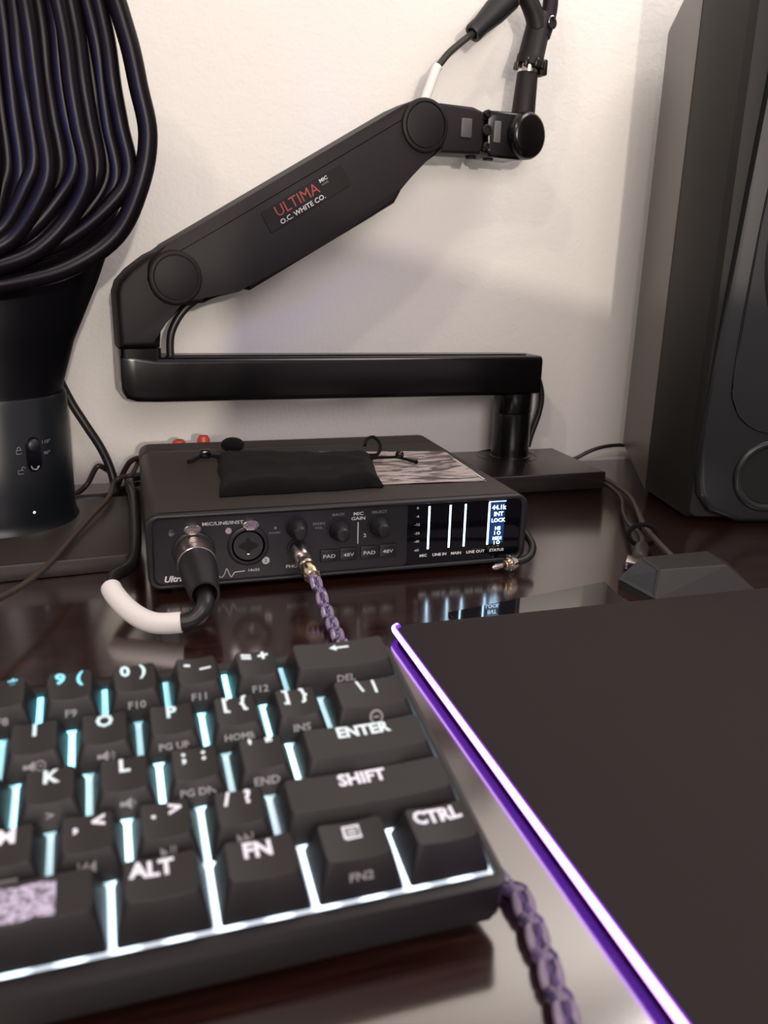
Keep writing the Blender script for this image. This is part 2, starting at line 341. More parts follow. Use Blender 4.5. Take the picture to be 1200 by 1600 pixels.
bm = NB(); prism(bm, [(61.9+2.1*math.cos(a)*(1.35 if abs(a-2.4) < .5 else 1), 14.5+2.1*math.sin(a)*(1.35 if abs(a-2.4) < .5 else 1)) for a in [2*PI*k/30 for k in range(30)]], 'y', -0.08, 0)
bd = build('number_badge', bm, M_print, ai); text('lettering', '2', 2.6, FRONT(61.9, -0.1, 14.4), M_panel, bd, 1.1, 0.04)
for kx, kz, r in ((79.0, 32.0, 6.1), (102.6, 29.3, 6.3), (125.6, 30.2, 6.2)):
    bm = NB(); lathe(bm, (kx, 0, kz), (0, -1, 0), [(0, r+0.5), (0.8, r+0.5), (0.8, r-0.2), (2.2, r-0.5), (9.5, r-2.3), (10.6, r-2.6), (11.3, r-3.2), (11.5, r-4.4)], 36)
    build('knob', bm, M_knob, ai)
for x0, x1, z0, z1 in ((91.9, 102.1, 11.0, 18.2), (103.0, 113.2, 11.0, 18.4), (115.0, 125.1, 11.2, 18.7), (126.0, 136.0, 11.2, 18.9)):
    bm = NB(); box(bm, x0, x1, -1.2, 0, z0, z1, 0.4); b = build('push_button', bm, M_frame, ai)
    text('lettering', 'PAD' if x0 in (91.9, 115.0) else '48V', 2.9, FRONT((x0+x1)/2, -1.22, (z0+z1)/2-0.2), M_print, b, 1.3, 0.02)
bm = NB(); lathe(bm, (79.0, 0, 20.3), (0, -1, 0), [(0, 5.6), (1.2, 5.4), (1.2, 4.2), (0.2, 4.0)], 28); build('headphone_jack', bm, M_frame, ai)
for x in (18, 198):
    for y in (14, 160):
        bm = NB(); lathe(bm, (x, y, 0), (0, 0, 1), [(0, 6), (3.4, 6.4)], 20); build('rubber_foot', bm, M_rubber, ai)

# ================================================================ microphone cable (runs from the left jack through the boom arm to the microphone)
mc = thing('microphone_cable', 'thick black microphone cable with white sleeves, plugged into left combo jack and boom arm', 'cable', (24, -20, 4))
O = Vector((24, -20, 4))
def rel(P, O=O): return [tuple(Vector(p)-Vector(O)) for p in P]
ax = Vector((0.02, -1, -0.10)).normalized(); j0 = Vector((24, -1.4, 22.6))-O
bm = NB(); lathe(bm, j0, ax, [(0, 9.3), (1, 9.6), (3.6, 9.6), (3.6, 9.2), (4.6, 9.2), (4.6, 9.7), (8.4, 9.8), (8.4, 9.2), (9.3, 9.2), (9.3, 9.9), (15, 9.9), (15.6, 9.3)], 40)
build('plug_shell', bm, M_metal, mc, label='brushed nickel plug shell')
bm = NB(); lathe(bm, j0+ax*15, ax, [(0, 9.6), (2, 9.7), (14, 9.2), (22, 8.2), (31, 7.3), (33.5, 7.1), (33.5, 6.0), (24, 4.8)], 36); build('plug_boot', bm, M_rubber, mc)
for k in range(4):
    a = -0.9+0.45*k
    bm = NB(); box(bm, -0.35+k*1.6-2.4, 0.35+k*1.6-2.4, -33, -24, 27.6-abs(k-1.5)*0.35, 28.7-abs(k-1.5)*0.35, 0.2); build('boot_ridge', bm, M_rubber, mc, loc=(0, 20-0, -4.0-0.6*0))
e0 = Vector((24, -1.4, 22.6))+ax*40
lo = [e0, (24.6, -54, 14.5), (19, -57, 9.2), (9, -56, 7.6), (-1, -51, 7.2), (-10, -40, 9.5), (-17.5, -24, 14), (-17, -8, 14.5), (-9, 12, 12.0), (-5.5, 36, 13.6), (-4.5, 95, 13.2), (-5, 150, 13.2), (-7, 190, 12), (0, 225, 8), (60, 232, 4), (250, 232, 4.5), (318, 226, 17)]
loS = spline([Vector(p)-O for p in lo], 10)
bm = NB(); tube(bm, loS, lambda t: 4.2 if t < 0.22 else 3.3, 14, smooth=False); build('cable', bm, M_cable, mc)
bm = NB(); tube(bm, loS[26:62], 5.0, 20, smooth=False); build('cable_sleeve', bm, M_white, mc, label='white heat-shrink sleeve')

# ================================================================ boom arm, in a frame whose x runs along the arm (left is negative)
AZ = math.radians(7.6); AO = Vector((306, 213, 0))
arm = thing('microphone_boom', 'black low-profile boom microphone arm on a flat base plate, folded back on itself', 'microphone arm', AO, (0, 0, AZ))
RT = Matrix.Rotation(-AZ, 3, 'Z')
def AL(p): return tuple(RT @ (Vector(p)-AO))          # world -> arm frame
bm = NB()
q = [AL(p)[:2] for p in ((217.5, 147.3, 0), (360.5, 147.3, 0), (360.5, 238, 0), (217.5, 238, 0))]
prism(bm, q, 'z', 0, 14, 1.2, 3)
build('base_plate', bm, M_base, arm)
bm = NB(); lathe(bm, (0, 4, 13.9), (0, 0, 1), [(0, 26), (0.25, 26), (0.25, 25.2), (0, 25.2)], 48); build('pole_ring', bm, M_screen, arm)
bm = NB(); lathe(bm, (0, 0, 13.8), (0, 0, 1), [(0, 17.0), (1.2, 17.0), (2.0, 15.9), (36, 15.8), (38.8, 15.6)], 40); build('pole', bm, M_arm_gloss, arm)
bm = NB(); lathe(bm, (0, 0, 52.8), (0, 0, 1), [(0, 15.6), (0.8, 16.2), (17, 16.2)], 40); build('pole_collar', bm, M_arm_gloss, arm)
# lower bar, rounded box running slightly uphill to the left
secs = []
for s, z0, z1, y in ((16.2, 73, 96, 11), (15.8, 69.2, 100.4, 15.5), (-10, 69, 101.2, 16.4), (-150, 72.2, 103.5, 16.4), (-296, 75.5, 106, 16.4), (-309, 76.3, 108.5, 16.3), (-315.5, 78.5, 109, 15.8), (-318.2, 83, 109, 14.2)):
    secs.append([(s, a, b) for a, b in rrect(-y, y, z0, z1, 4.5, 5)])
bm = NB(); loft(bm, secs); build('lower_arm', bm, M_arm_gloss, arm)
bm = NB(); box(bm, -283, 4, -8.5, -7.6, 0, 0.9, 0); 
for v in bm.verts: v.co.z += 101.0-v.co.x*0.0165
build('cable_channel_lip', bm, M_arm, arm)
# elbow column: vertical half-round post with a slanted head
def colsec(z, x0, x1, y):
    return [(a, b, z) for a, b in rrect(x0, x1, -y, y, 9.5, 6)]
bm = NB(); loft(bm, [[(a, b, z) for a, b in rrect(-318.4, -291.2, -15.8, 15.8, 4.5, 6)] for z in (90, 111.7)]); build('elbow_base', bm, M_arm_gloss, arm)
bm = NB()
prof = [(-291.8, 112.4), (-291.8, 131), (-270, 142), (-264, 152), (-266, 164), (-276, 172.5), (-290, 175), (-297, 171.5), (-309, 162.5), (-316, 155), (-318.6, 148), (-318.4, 112.4)]
prism(bm, prof, 'y', -15.2, 15.2, 4.2, 4); build('elbow', bm, M_arm, arm)
# upper arm body
prof = [(-294, 172), (-285, 178.4), (-203, 226.6), (-118, 276.2), (-110, 280), (-101, 281.6), (-91, 278), (-84, 268), (-83, 257), (-86, 249), (-112, 233.2), (-117, 228), (-118.6, 221), (-119.4, 217.4), (-122.8, 211.6), (-179.8, 179.4), (-230, 150), (-238, 153), (-262, 141.5), (-281, 139.6), (-292, 144), (-299, 156), (-298, 166)]
bm = NB(); prism(bm, prof, 'y', -17, 17, 3.4, 4); ua = build('upper_arm', bm, M_arm, arm)
seam = [(-290, 171.6), (-282, 171.8), (-200, 219.4), (-116, 268.6), (-108, 274)]
bm = NB(); tube(bm, [(s, -17.05, z) for s, z in seam], 0.35, 6, sub=4); build('seam', bm, M_screen, ua)
for s, z, r in ((-280.6, 157.7, 14.6), (-101.4, 264.2, 15.2)):
    bm = NB(); lathe(bm, (s, -16.8, z), (0, -1, 0), [(0, r+3.0), (1.5, r+2.6), (2.2, r+1.4), (2.2, r+0.3), (0.9, r+0.1), (0.9, r-0.3), (1.9, r-0.6), (2.1, r-1.2)], 48)
    build('pivot_cap', bm, M_arm, arm)
    bm = NB(); lathe(bm, (s, 16.8, z), (0, 1, 0), [(0, r+2.6), (1.5, r+2.3), (2.0, r+1.4)], 40); build('pivot_cap', bm, M_arm, arm)
# name plate with its lettering
ca, sa = math.cos(math.radians(30.6)), math.sin(math.radians(30.6))
NP = Matrix.Translation((-190, -17.4, 211.2)) @ Matrix.Rotation(PI/2, 4, 'X') @ Matrix.Rotation(math.radians(30.6), 4, 'Z')
bm = NB(); prism(bm, rrect(-33.5, 33.5, -7.4, 7.4, 0.8, 3), 'z', -0.4, 0.25, 0.15, 1)
np_ = build('nameplate', bm, mat('nameplate_black', (0.008, 0.007, 0.006), 0.4, spec=0.3), arm)
for v in np_.data.vertices: v.co = (Matrix.Translation(NP.translation*S) @ NP.to_3x3().to_4x4()) @ v.co
def onplate(x, y): return NP @ Matrix.Translation((x, y, 0.3))
text('lettering', 'ULTIMA', 10.4, onplate(-6.5, 2.2), M_red, np_, 0.98, 0.0)
text('lettering', 'O.C. WHITE CO.', 4.5, onplate(-5.6, -4.7), M_print, np_, 1.12, 0.06)
text('lettering', 'MIC', 3.2, onplate(17.0, 5.0), M_print, np_, 1.2, 0.08)
text('lettering', 'ARMS', 1.7, onplate(17.0, 2.2), M_dimprint, np_, 1.3, 0.02)
# wrist: fork, hinge block, end drum, post
bm = NB(); prism(bm, [(-100, 281), (-60, 280.6), (-53, 278.5), (-50.5, 273), (-50.5, 254), (-53, 249), (-88, 248)], 'y', -13.5, 13.5, 2.4, 3); build('wrist_fork', bm, M_arm, arm)
bm = NB(); box(bm, -70.5, -61.5, -14.6, -13, 259.5, 272.5, 0.8); build('fork_plate', bm, mat('grey_insert', (0.075, 0.07, 0.068), 0.5), arm)
bm = NB(); box(bm, -52, -38, -6, 6, 252, 276, 1.5); build('hinge_tongue', bm, M_arm_gloss, arm)
bm = NB(); prism(bm, [(-46.5, 280), (-20, 280.5), (-8, 276), (-8, 253), (-18, 247.6), (-44, 248.2), (-47, 252), (-47, 276)], 'y', -12.5, 12.5, 2.2, 3); build('hinge_block', bm, M_arm_gloss, arm)
bm = NB(); box(bm, -42.6, -36.6, -14.2, -12, 258, 273, 0.8); build('fork_plate', bm, mat('grey_insert2', (0.10, 0.095, 0.09), 0.45), arm)
for s, z, r in ((-48.6, 266, 4.0), (-48.4, 277.0, 2.8), (-48.4, 255.2, 2.8)):
    bm = NB(); lathe(bm, (s, -11, z), (0, -1, 0), [(0, r), (3.4, r), (4.2, r-0.9), (4.2, r-1.6), (3.4, r-1.9)], 24); build('hinge_bolt', bm, M_arm, arm)
for s in (-55, -40):
    bm = NB(); lathe(bm, (s, -3, 248.6), (0, 0, -1), [(0, 4.4), (1.9, 3.8)], 20); build('hinge_bolt', bm, M_arm, arm)
bm = NB(); lathe(bm, (-19, 14, 265), (0.22, -1, 0), [(0, 14.5), (2.0, 16.6), (29, 16.8), (31.5, 15.6), (32.6, 13.5)], 40); build('end_drum', bm, M_arm_gloss, arm)
bm = NB(); lathe(bm, (-9.8, 0, 276), (0.055, 0, 1), [(0, 9.2), (33.5, 7.9), (35, 7.4)], 32); build('post', bm, M_arm, arm)
bm = NB(); lathe(bm, (-8.0, 0, 310.4), (0.055, 0, 1), [(0, 7.6), (2.2, 7.6), (2.4, 7.2), (5.4, 7.2)], 32); build('threaded_ring', bm, M_chrome, arm)

# remaining visible runs of the microphone cable
def AW(p): return Matrix.Rotation(AZ, 3, 'Z') @ Vector(p)+AO
def acable(name, pts, r, m, lab=None):
    bm = NB(); tube(bm, [AW(p)-O for p in pts], r, 14); return build(name, bm, m, mc, label=lab)
acable('cable', [(-282.5, 0, 96), (-283, 0, 112), (-280.5, 0, 124), (-271.5, 0, 137), (-257, 0, 146.5), (-243, 0, 151.5), (-230, 0, 162)], 2.7, M_cable)
acable('cable', [(10, 14, 92), (26, 16, 86), (36, 18, 77), (41, 18, 62), (39.5, 18, 46), (33, 18, 27), (30.5, 18, 16.8)], 2.7, M_cable)
acable('cable', [(-97, 5, 270), (-91, 5, 285), (-83.7, 5, 304), (-78.7, 5, 311), (-71.3, 5, 319), (-56, 5, 331), (-45, 5, 339)], 2.5, mat('olive_black_cable', (0.030, 0.028, 0.020), 0.45))
acable('cable_sleeve', [(-97, 5, 270), (-91, 5, 285), (-83.7, 5, 304), (-81.2, 5, 308)], 3.5, M_white, 'white heat-shrink sleeve')
pd = Vector((0.73, 0, 0.68)).normalized(); pb = Vector((-54.5, 5, 332.0))
pdw = Matrix.Rotation(AZ, 3, 'Z') @ pd
bm = NB(); lathe(bm, AW(pb)-O, pdw, [(4, 3.4), (0.2, 4.6), (0, 6.4), (1.4, 6.9), (9, 6.9), (19, 8.2), (24, 9.0), (40, 9.4)], 32); build('plug_boot', bm, M_rubber, mc)
bm = NB(); lathe(bm, AW(pb)-O, pdw, [(39.5, 8.9), (41, 9.0), (66, 9.0), (68, 8.6)], 36); build('plug_shell', bm, M_pink, mc, label='satin pinkish metal plug shell')

# ================================================================ microphone clip screwed on the post
clip = thing('microphone_clip', 'dark grey plastic microphone clip on the chrome ring at the arm tip', 'microphone clip', AW((-7.4, 0, 314)), (0, 0, AZ))
ad = Vector((0.22, 0, 1)).normalized()
bm = NB(); lathe(bm, (0, 0, 0.6), ad, [(0, 8.0), (0, 10.4), (6.5, 10.4), (7.5, 9.8), (34, 9.0), (37, 8.0)], 36); build('clip_body', bm, M_arm, clip)
for a in range(8):
    t = a*PI/4; bm = NB(); lathe(bm, (math.cos(t)*10, math.sin(t)*10, -0.8), ad, [(0, 1.9), (4.5, 1.9), (6, 1.2)], 12); build('collar_lobe', bm, M_arm_gloss, clip)
bm = NB(); box(bm, 7, 13.5, -6, 4, -5, 6, 1.2); build('clamp_tab', bm, M_arm, clip)
bm = NB(); tube(bm, [(8.5, -2, 22), (12.5, -2, 34), (14, -2, 46), (12, -1, 60), (9, 0, 78)], lambda t: 6.5-1.5*t, 16); build('clip_arm', bm, M_arm, clip)
bm = NB(); tube(bm, [(4, -2, 26), (1, -2, 34), (-5, -2, 43), (-12, -1, 53), (-17, 0, 66)], lambda t: 7.5-1.5*t, 16); build('clip_arm', bm, M_arm, clip)
bm = NB(); lathe(bm, (12.5, -8, 30), (0.15, -1, 0.1), [(0, 4.6), (0.8, 4.3), (0.9, 2.6), (0.3, 2.2)], 24); build('clip_screw', bm, M_arm, clip)
bm = NB(); tube(bm, [(12.6+3.6*math.cos(t), -9.0, 30.1+4*math.sin(t)) for t in (1.2, 1.8, 2.4, 3.0, 3.5)], 0.45, 6); build('screw_rim', bm, M_chrome, clip)

# ================================================================ mouse pad with light strip
pad = thing('mousepad', 'black cloth mousepad with glowing violet light strip along its left edge', 'mousepad', (109, -76, 0))
bm = NB(); prism(bm, rrect(2.2, 560, -320, 0, 7, 6), 'z', 0, 4.2, 0.5, 2); build('mat', bm, M_pad, pad)
path = [(4, -0.6, 4.1), (1.8, -2.4, 4.1), (0.9, -5.5, 4.1), (0.8, -10, 4.1), (0.8, -30, 4.1), (0.8, -120, 4.1), (0.8, -319, 4.1)]
bm = NB(); tube(bm, [(x-0.25, y, z+0.5) for x, y, z in path], 1.15, 12, sub=5); build('light_strip', bm, M_led, pad, label='glowing violet-white light strip')
bm = NB(); tube(bm, [(x+0.25, y, z) for x, y, z in path], 1.5, 12, sub=5); build('strip_sleeve', bm, M_padedge, pad, label='violet translucent edge sleeve')

hub = thing('usb_hub', 'dark grey faceted plastic USB hub block behind the back edge of mousepad', 'hub', (290, -60, 0))
bm = NB()
bs = [(-33, -15.5), (30, -15.5), (44, 24), (-36, 16)]; tp = [(-23.5, -3.4), (18.6, -4.9), (23, 18), (-21, 17.5)]
loft(bm, [[(a, b, 0) for a, b in bs], [(a, b, 4) for a, b in bs], [(a, b, 15.2) for a, b in tp]])
bmesh.ops.bevel(bm, geom=[e for e in bm.edges if abs(e.verts[0].co.z-e.verts[1].co.z) > 1 or e.verts[0].co.z > 15], offset=0.5, segments=1, affect='EDGES')
build('housing', bm, M_hub, hub, smooth=False)
bm = NB(); loft(bm, [[(-36.3, 15, 4.2), (-33.2, -14.5, 4.2), (-33.7, -14.5, 4.2), (-36.8, 15, 4.2)], [(-21.6, 16.8, 15), (-24.1, -3.2, 15), (-24.6, -3.2, 15), (-22.1, 16.8, 15)]]); build('end_face', bm, M_hubside, hub, smooth=False, label='blue-grey port face')

slab = thing('glossy_panel', 'thin mirror-black glossy panel lying flat on desk just behind the mousepad', 'panel', (190, -62, 0))
bm = NB(); prism(bm, [(-45, -13.8), (-45, 1.0), (57.5, 21.0), (51, -13.8)], 'z', 0, 1.6, 0.2, 1); build('glass_top', bm, M_glass, slab)

# ================================================================ right-hand loudspeaker
SA = math.radians(-13.3)
spk = thing('studio_loudspeaker', 'large black studio loudspeaker with charcoal front standing at the right end of desk', 'loudspeaker', (378, 58, 0), (0, 0, SA))
def ss(x0, x1, z0, z1, y, r): return [(a, y, b) for a, b in rrect(x0, x1, z0, z1, r, 4)]
bm = NB(); loft(bm, [ss(-3, 251, 3, 379, -2, 6), ss(-6, 254, 0, 382, 4, 6), ss(-7, 255, 0, 382, 75, 5)]); build('cabinet', bm, M_spk, spk)
bm = NB(); loft(bm, [ss(-7.3, 255.3, 0, 382.3, 75, 5), ss(-7.3, 255.3, 0, 382.3, 77.5, 5), ss(6.5, 241, 14.5, 357, 172, 6), ss(18, 230, 28, 344, 176, 4)]); build('rear_shell', bm, M_spkrear, spk)
L = [(30, 0), (8, 8), (-1, 20), (-4, 34), (-3, 70), (0, 140), (4, 215), (8, 285), (13, 360), (22, 378), (40, 383)]
out = L+[(248-a, b) for a, b in L[::-1]]
bm = NB(); prism(bm, out, 'y', -9, 1.5, 5, 4, both=False); baf = build('baffle', bm, M_baffle, spk)
L = [(44, 64.5), (28, 67.5), (16, 75), (9, 86), (6.6, 98), (7, 140), (9.8, 201), (13.6, 251), (18, 320), (26, 352), (44, 362)]
L = [tuple(p)[:2] for p in spline([(a, b, 0) for a, b in L], 4)]
out = [(a+5, b) for a, b in L]+[(243-a, b) for a, b in L[::-1]]
bm = NB(); prism(bm, out, 'y', -9.9, -8.8, 0.5, 2); build('driver_panel', bm, M_baffle, baf)
outs = [(a, -9.5, b) for a, b in out+out[:1]]
bm = NB(); tube(bm, outs, 0.75, 6, smooth=False); build('panel_joint', bm, M_screen, baf)
bm = NB(); lathe(bm, (124, -9.8, 187), (0, -1, 0), [(0, 104), (2.6, 101.5), (3.0, 97), (0.6, 94), (-0.5, 92)], 72, cap=False); build('woofer_ring', bm, M_surround, spk)
bm = NB(); lathe(bm, (124, -9.8, 187), (0, -1, 0), [(0.6, 94), (3.8, 90), (4.2, 86), (2.0, 81), (0.4, 79)], 64, cap=False); build('woofer_surround', bm, M_surround, spk)
bm = NB(); lathe(bm, (124, -9.8, 187), (0, -1, 0), [(0.4, 79.5), (0.1, 30), (4, 24), (9, 12), (10, 0.1)], 48, cap=False); build('woofer_cone', bm, M_cone, spk)
bm = NB(); lathe(bm, (124, -9.8, 322), (0, -1, 0), [(0, 27), (1.4, 25), (0.3, 15), (2, 13), (6, 6), (6.6, 0.1)], 40, cap=False); build('tweeter', bm, M_surround, spk)
st = rrect(24, 224, 12, 58, 22.9, 8)
bm = NB(); prism(bm, rrect(27, 221, 15, 55, 19.9, 8), 'y', -9.3, -8.9); build('port_opening', bm, MATS['pure_black_hole'], baf)
R_ = [(a, -9.3, b) for a, b in st+st[:1]]
bm = NB(); tube(bm, R_, 3.0, 10, smooth=False); build('port_lip', bm, M_baffle, baf)

# ================================================================ stand on the left
stand = thing('monitor_stand', 'black round monitor stand column with lock slide switch, on a flat grey base', 'stand', (-86, 131, 0))
bm = NB(); prism(bm, rrect(-190, 81, -96, 29, 6, 4), 'z', 0, 9.5, 1.0, 2)
for v in bm.verts: v.co.y += v.co.x*0.075
build('base_plate', bm, M_standbase, stand)
bm = NB(); lathe(bm, (0, 0, 9.5), (0, 0, 1), [(0, 47), (2, 46.0), (6, 45.2), (78, 45.0), (80, 44.4)], 56); sl = build('column_sleeve', bm, M_stand, stand)
bm = NB()
secs = []
for z, rx, ry, cx in ((89, 43.6, 43.6, 0), (92, 43.2, 43, 0), (120, 52, 44, 0), (155, 66, 44, 2), (190, 78, 44, 4), (230, 84, 44, 4), (345, 80, 40, 4)):
    secs.append([(cx+rx*math.cos(2*PI*k/56), ry*math.sin(2*PI*k/56), z) for k in range(56)])
loft(bm, secs); build('neck', bm, M_neck, stand)
# slide switch with pictograms on the sleeve (sleeve faces the camera)
def onsleeve(ang, z, lift=0):
    a = math.radians(ang); return Matrix.Translation(((45+lift)*math.cos(a), (45+lift)*math.sin(a), z)) @ Matrix.Rotation(a+PI/2, 4, 'Z') @ Matrix.Rotation(PI/2, 4, 'X')
def xf(o, M):
    T_ = Matrix.Translation(M.translation*S) @ M.to_3x3().to_4x4()
    o.data.transform(T_); return o
A0 = -54
bm = NB(); prism(bm, rrect(-4.6, 4.6, -10.5, 10.5, 4.5, 6), 'z', -0.8, 0.35, 0.3, 1); sw = xf(build('slide_switch', bm, M_screen, stand), onsleeve(A0, 57))
bm = NB(); lathe(bm, (0, 5.6, 0.2), (0, 0, 1), [(0, 3.9), (1.6, 3.7), (2.6, 2.2), (2.8, 0.2)], 24); xf(build('switch_knob', bm, M_knob, sw), onsleeve(A0, 57))
bm = NB(); tube(bm, [(-2.6, -6.5, 0.6), (-1.6, -8.4, 0.6), (0.6, -9.0, 0.6), (2.4, -7.2, 0.6)], 0.5, 6); xf(build('switch_rim', bm, mat('grey_gloss', (0.2, 0.2, 0.22), 0.2), sw), onsleeve(A0, 57))
def lock(ang, z, openl):
    bm = NB()
    pts = [(-1.5, -1.5, 0.3), (1.5, -1.5, 0.3), (1.5, 0.7, 0.3), (-1.5, 0.7, 0.3), (-1.5, -1.5, 0.3)]
    tube(bm, pts, 0.22, 5, smooth=False)
    dx = 1.6 if openl else 0
    tube(bm, [(-0.9+dx, 0.7, 0.3), (-0.8+dx, 2.0, 0.3), (0+dx, 2.6, 0.3), (0.8+dx, 2.0, 0.3), (0.9+dx, 0.9 if not openl else 1.5, 0.3)], 0.22, 5)
    xf(build('lock_symbol', bm, M_dimprint, stand), onsleeve(ang, z))
lock(-65, 60, False); lock(-65, 48, True)
for z in (63.2, 56.5): text('angle_mark', '110°' if z > 60 else '90°', 2.9, onsleeve(-42.5, z, 0.1), M_dimprint, stand, 1.3, 0.02)
bm = NB(); lathe(bm, (0, 0, 0), (0, 0, 1), [(0, 1.0), (0.3, 0.9)], 12); xf(build('status_dot', bm, M_dot, stand), onsleeve(-58, 22))
bm = NB(); tube(bm, [(6, -36, 338), (6, -60, 340), (6, -92, 342), (6, -96, 352)], 5, 12); build('cable_hook', bm, M_neck, stand)

# glossy cable hung in long loops over the stand's hook
coil = thing('cable_coil', 'glossy black cable hanging in long loops in front of the stand neck at upper left', 'cable', (-80, 62, 432))
OC = Vector((-80, 62, 432))
outl = [(0, 356), (30, 350), (52, 334), (68, 310), (79.5, 275), (84.6, 252), (86.5, 230), (82.5, 206), (68, 181), (44, 164), (16, 156), (0, 154.5)]
inn = [(0, 354), (27, 347), (47, 332), (62, 308), (70, 275), (72, 250), (74, 232), (76.5, 208), (64, 184), (40, 166.5), (14, 158.5), (0, 157)]
random.seed(7)
for k in range(15):
    f = [1, 1, 0.92, 0.86, 0.80, 0.73, 0.66, 0.58, 0.50, 0.42, 0.34, 0.26, 0.19, 0.12, 0.05][k]
    src = outl if k == 0 else inn; half = []
    for i, (x, z) in enumerate(src):
        jz = random.uniform(-1.0, 1.0)
        half.append((x*f*(1+0.012*random.uniform(-1, 1)), (z-154.5)*(1-0.02*(k % 3))+154.5+(1.0*k+9*abs(math.sin(k*1.9)))*(1 if z < 200 else 0.4), jz))
    yb = -10+2.2*(k % 4)-(6 if k > 4 else 0)
    pts = [(-74-80+80+x, 62+yb+jz, z) for x, z, jz in half]+[(-74-x, 62+yb+jz, z) for x, z, jz in half[-2:0:-1]]+[(-74+half[0][0], 62+yb, half[0][1])]
    bm = NB(); tube(bm, [Vector(p)-OC for p in pts], 4.9 if k == 0 else 4.4, 12, sub=6); build('cable_loop', bm, M_coil, coil)

# ================================================================ loose cables on the left
pc = thing('power_cable', 'thick black cable curving down the wall behind the stand column', 'cable', (-45, 200, 0))
OP = Vector((-45, 200, 0))
bm = NB(); tube(bm, rel([(-52, 202, 92), (-43, 202, 70), (-34, 201, 53), (-25.5, 201, 37), (-20, 200, 22), (-17.5, 196, 8), (-20, 190, 3.4), (-40, 186, 3.2), (-90, 190, 3.2)], OP), 3.1, 12); build('cable', bm, M_cable, pc)
bc = thing('bent_cable', 'thin black cable with a tight bend between stand column and thick cable', 'cable', (-35, 198, 0))
OB = Vector((-35, 198, 0))
bm = NB(); tube(bm, rel([(-52, 188, 2.4), (-42, 196, 6), (-36, 200, 11), (-31, 200, 20), (-27.5, 200, 23.5), (-23.0, 204, 20), (-19, 210, 14), (-16, 216, 2.2), (0, 226, 2.2)], OB), 2.0, 10); build('cable', bm, M_thin, bc)
tc = thing('thin_cable', 'thin brownish cable crossing the stand base from lower left to behind the audio interface', 'cable', (-40, 30, 0))
OT = Vector((-40, 30, 0))
thin = [(-115, -110, 26), (-92, -88, 28), (-67, -30, 17), (-52, 10, 14.5), (-40, 68, 13), (-30, 108, 14), (-21, 142, 15), (-17.8, 176, 16), (-13.2, 182, 18.5), (-8.5, 186, 18.5), (-5, 187, 19), (-2.5, 192, 22), (2, 205, 25), (12, 212, 22), (30, 214, 4)]
bm = NB(); tube(bm, rel(thin, OT), 1.7, 10); build('cable', bm, M_brown, tc)
wc = thing('grey_cable', 'short glossy grey cable arc showing at the left rear edge of audio interface', 'cable', (-6, 205, 0))
OW = Vector((-6, 205, 0))
bm = NB(); tube(bm, rel([(-17.5, 206, 2.2), (-13, 205, 12), (-9, 204, 20), (-4.5, 202, 26), (3, 200, 28), (14, 204, 22), (22, 210, 4)], OW), 2.0, 10); build('cable', bm, M_thin, wc)
for k, x in enumerate((29, 46.5)):
    rp = thing('cable_plug', 'red plug tip peeking over the back of audio interface, '+('left one' if k == 0 else 'right one'), 'plug', (x, 184, 44), group=None)
    bm = NB(); lathe(bm, (0, 0, -44), (0, 0, 1), [(0, 2.0), (30, 2.0), (31, 4.6), (42.6 if k == 0 else 44.0, 4.6), (44.2 if k == 0 else 46.6, 3.4)], 20); build('plug_body', bm, M_redplug, rp)

# ================================================================ pouch and leaflet on top of the interface
leaf = thing('printed_leaflet', 'thin sheet printed with black and grey camouflage, under the pouch on audio interface', 'leaflet', (165, 75, 43.95))
bm = NB()
ny, nx = 10, 12; G = []
A = (126, 34), (203, 30), (206, 112), (120, 128)
for j in range(ny+1):
    row = []
    for i in range(nx+1):
        u, v = i/nx, j/ny
        x = (A[0][0]*(1-u)+A[1][0]*u)*(1-v)+(A[3][0]*(1-u)+A[2][0]*u)*v; y = (A[0][1]*(1-u)+A[1][1]*u)*(1-v)+(A[3][1]*(1-u)+A[2][1]*u)*v
        row.append((x-165, y-75, 0.25+0.5*abs(math.sin(3.1*u+2.3*v))+0.9*max(0, u-0.85)*5*abs(math.sin(5*v))))
    G.append(row)
top = [[bm.verts.new(p) for p in r] for r in G]; bot = [[bm.verts.new((p[0], p[1], p[2]-0.2)) for p in r] for r in G]
for j in range(ny):
    for i in range(nx):
        bm.faces.new((top[j][i], top[j][i+1], top[j+1][i+1], top[j+1][i])); bm.faces.new((bot[j][i], bot[j+1][i], bot[j+1][i+1], bot[j][i+1]))
for j in range(ny):
    for c in (0, nx): bm.faces.new((top[j][c], top[j+1][c], bot[j+1][c], bot[j][c]))
for i in range(nx):
    for r in (0, ny): bm.faces.new((top[r][i], bot[r][i], bot[r][i+1], top[r][i+1]))
lf = build('sheet', bm, m_leaflet(), leaf)
e1 = Vector((77, -4, 0)).normalized()
for a, b in (((126, 34), (203, 30)), ((203, 30), (206, 112))):
    bm = NB(); d = Vector((b[0]-a[0], b[1]-a[1], 0)).normalized(); nrm = Vector((-d.y, d.x, 0))*1.6
    q = [Vector((a[0], a[1], 0)), Vector((b[0], b[1], 0)), Vector((b[0], b[1], 0))+nrm, Vector((a[0], a[1], 0))+nrm]
    prism(bm, [(p.x-165, p.y-75) for p in q], 'z', 0.85, 1.0); build('sheet_border', bm, mat('pale_border', (0.50, 0.45, 0.42), 0.5), leaf)

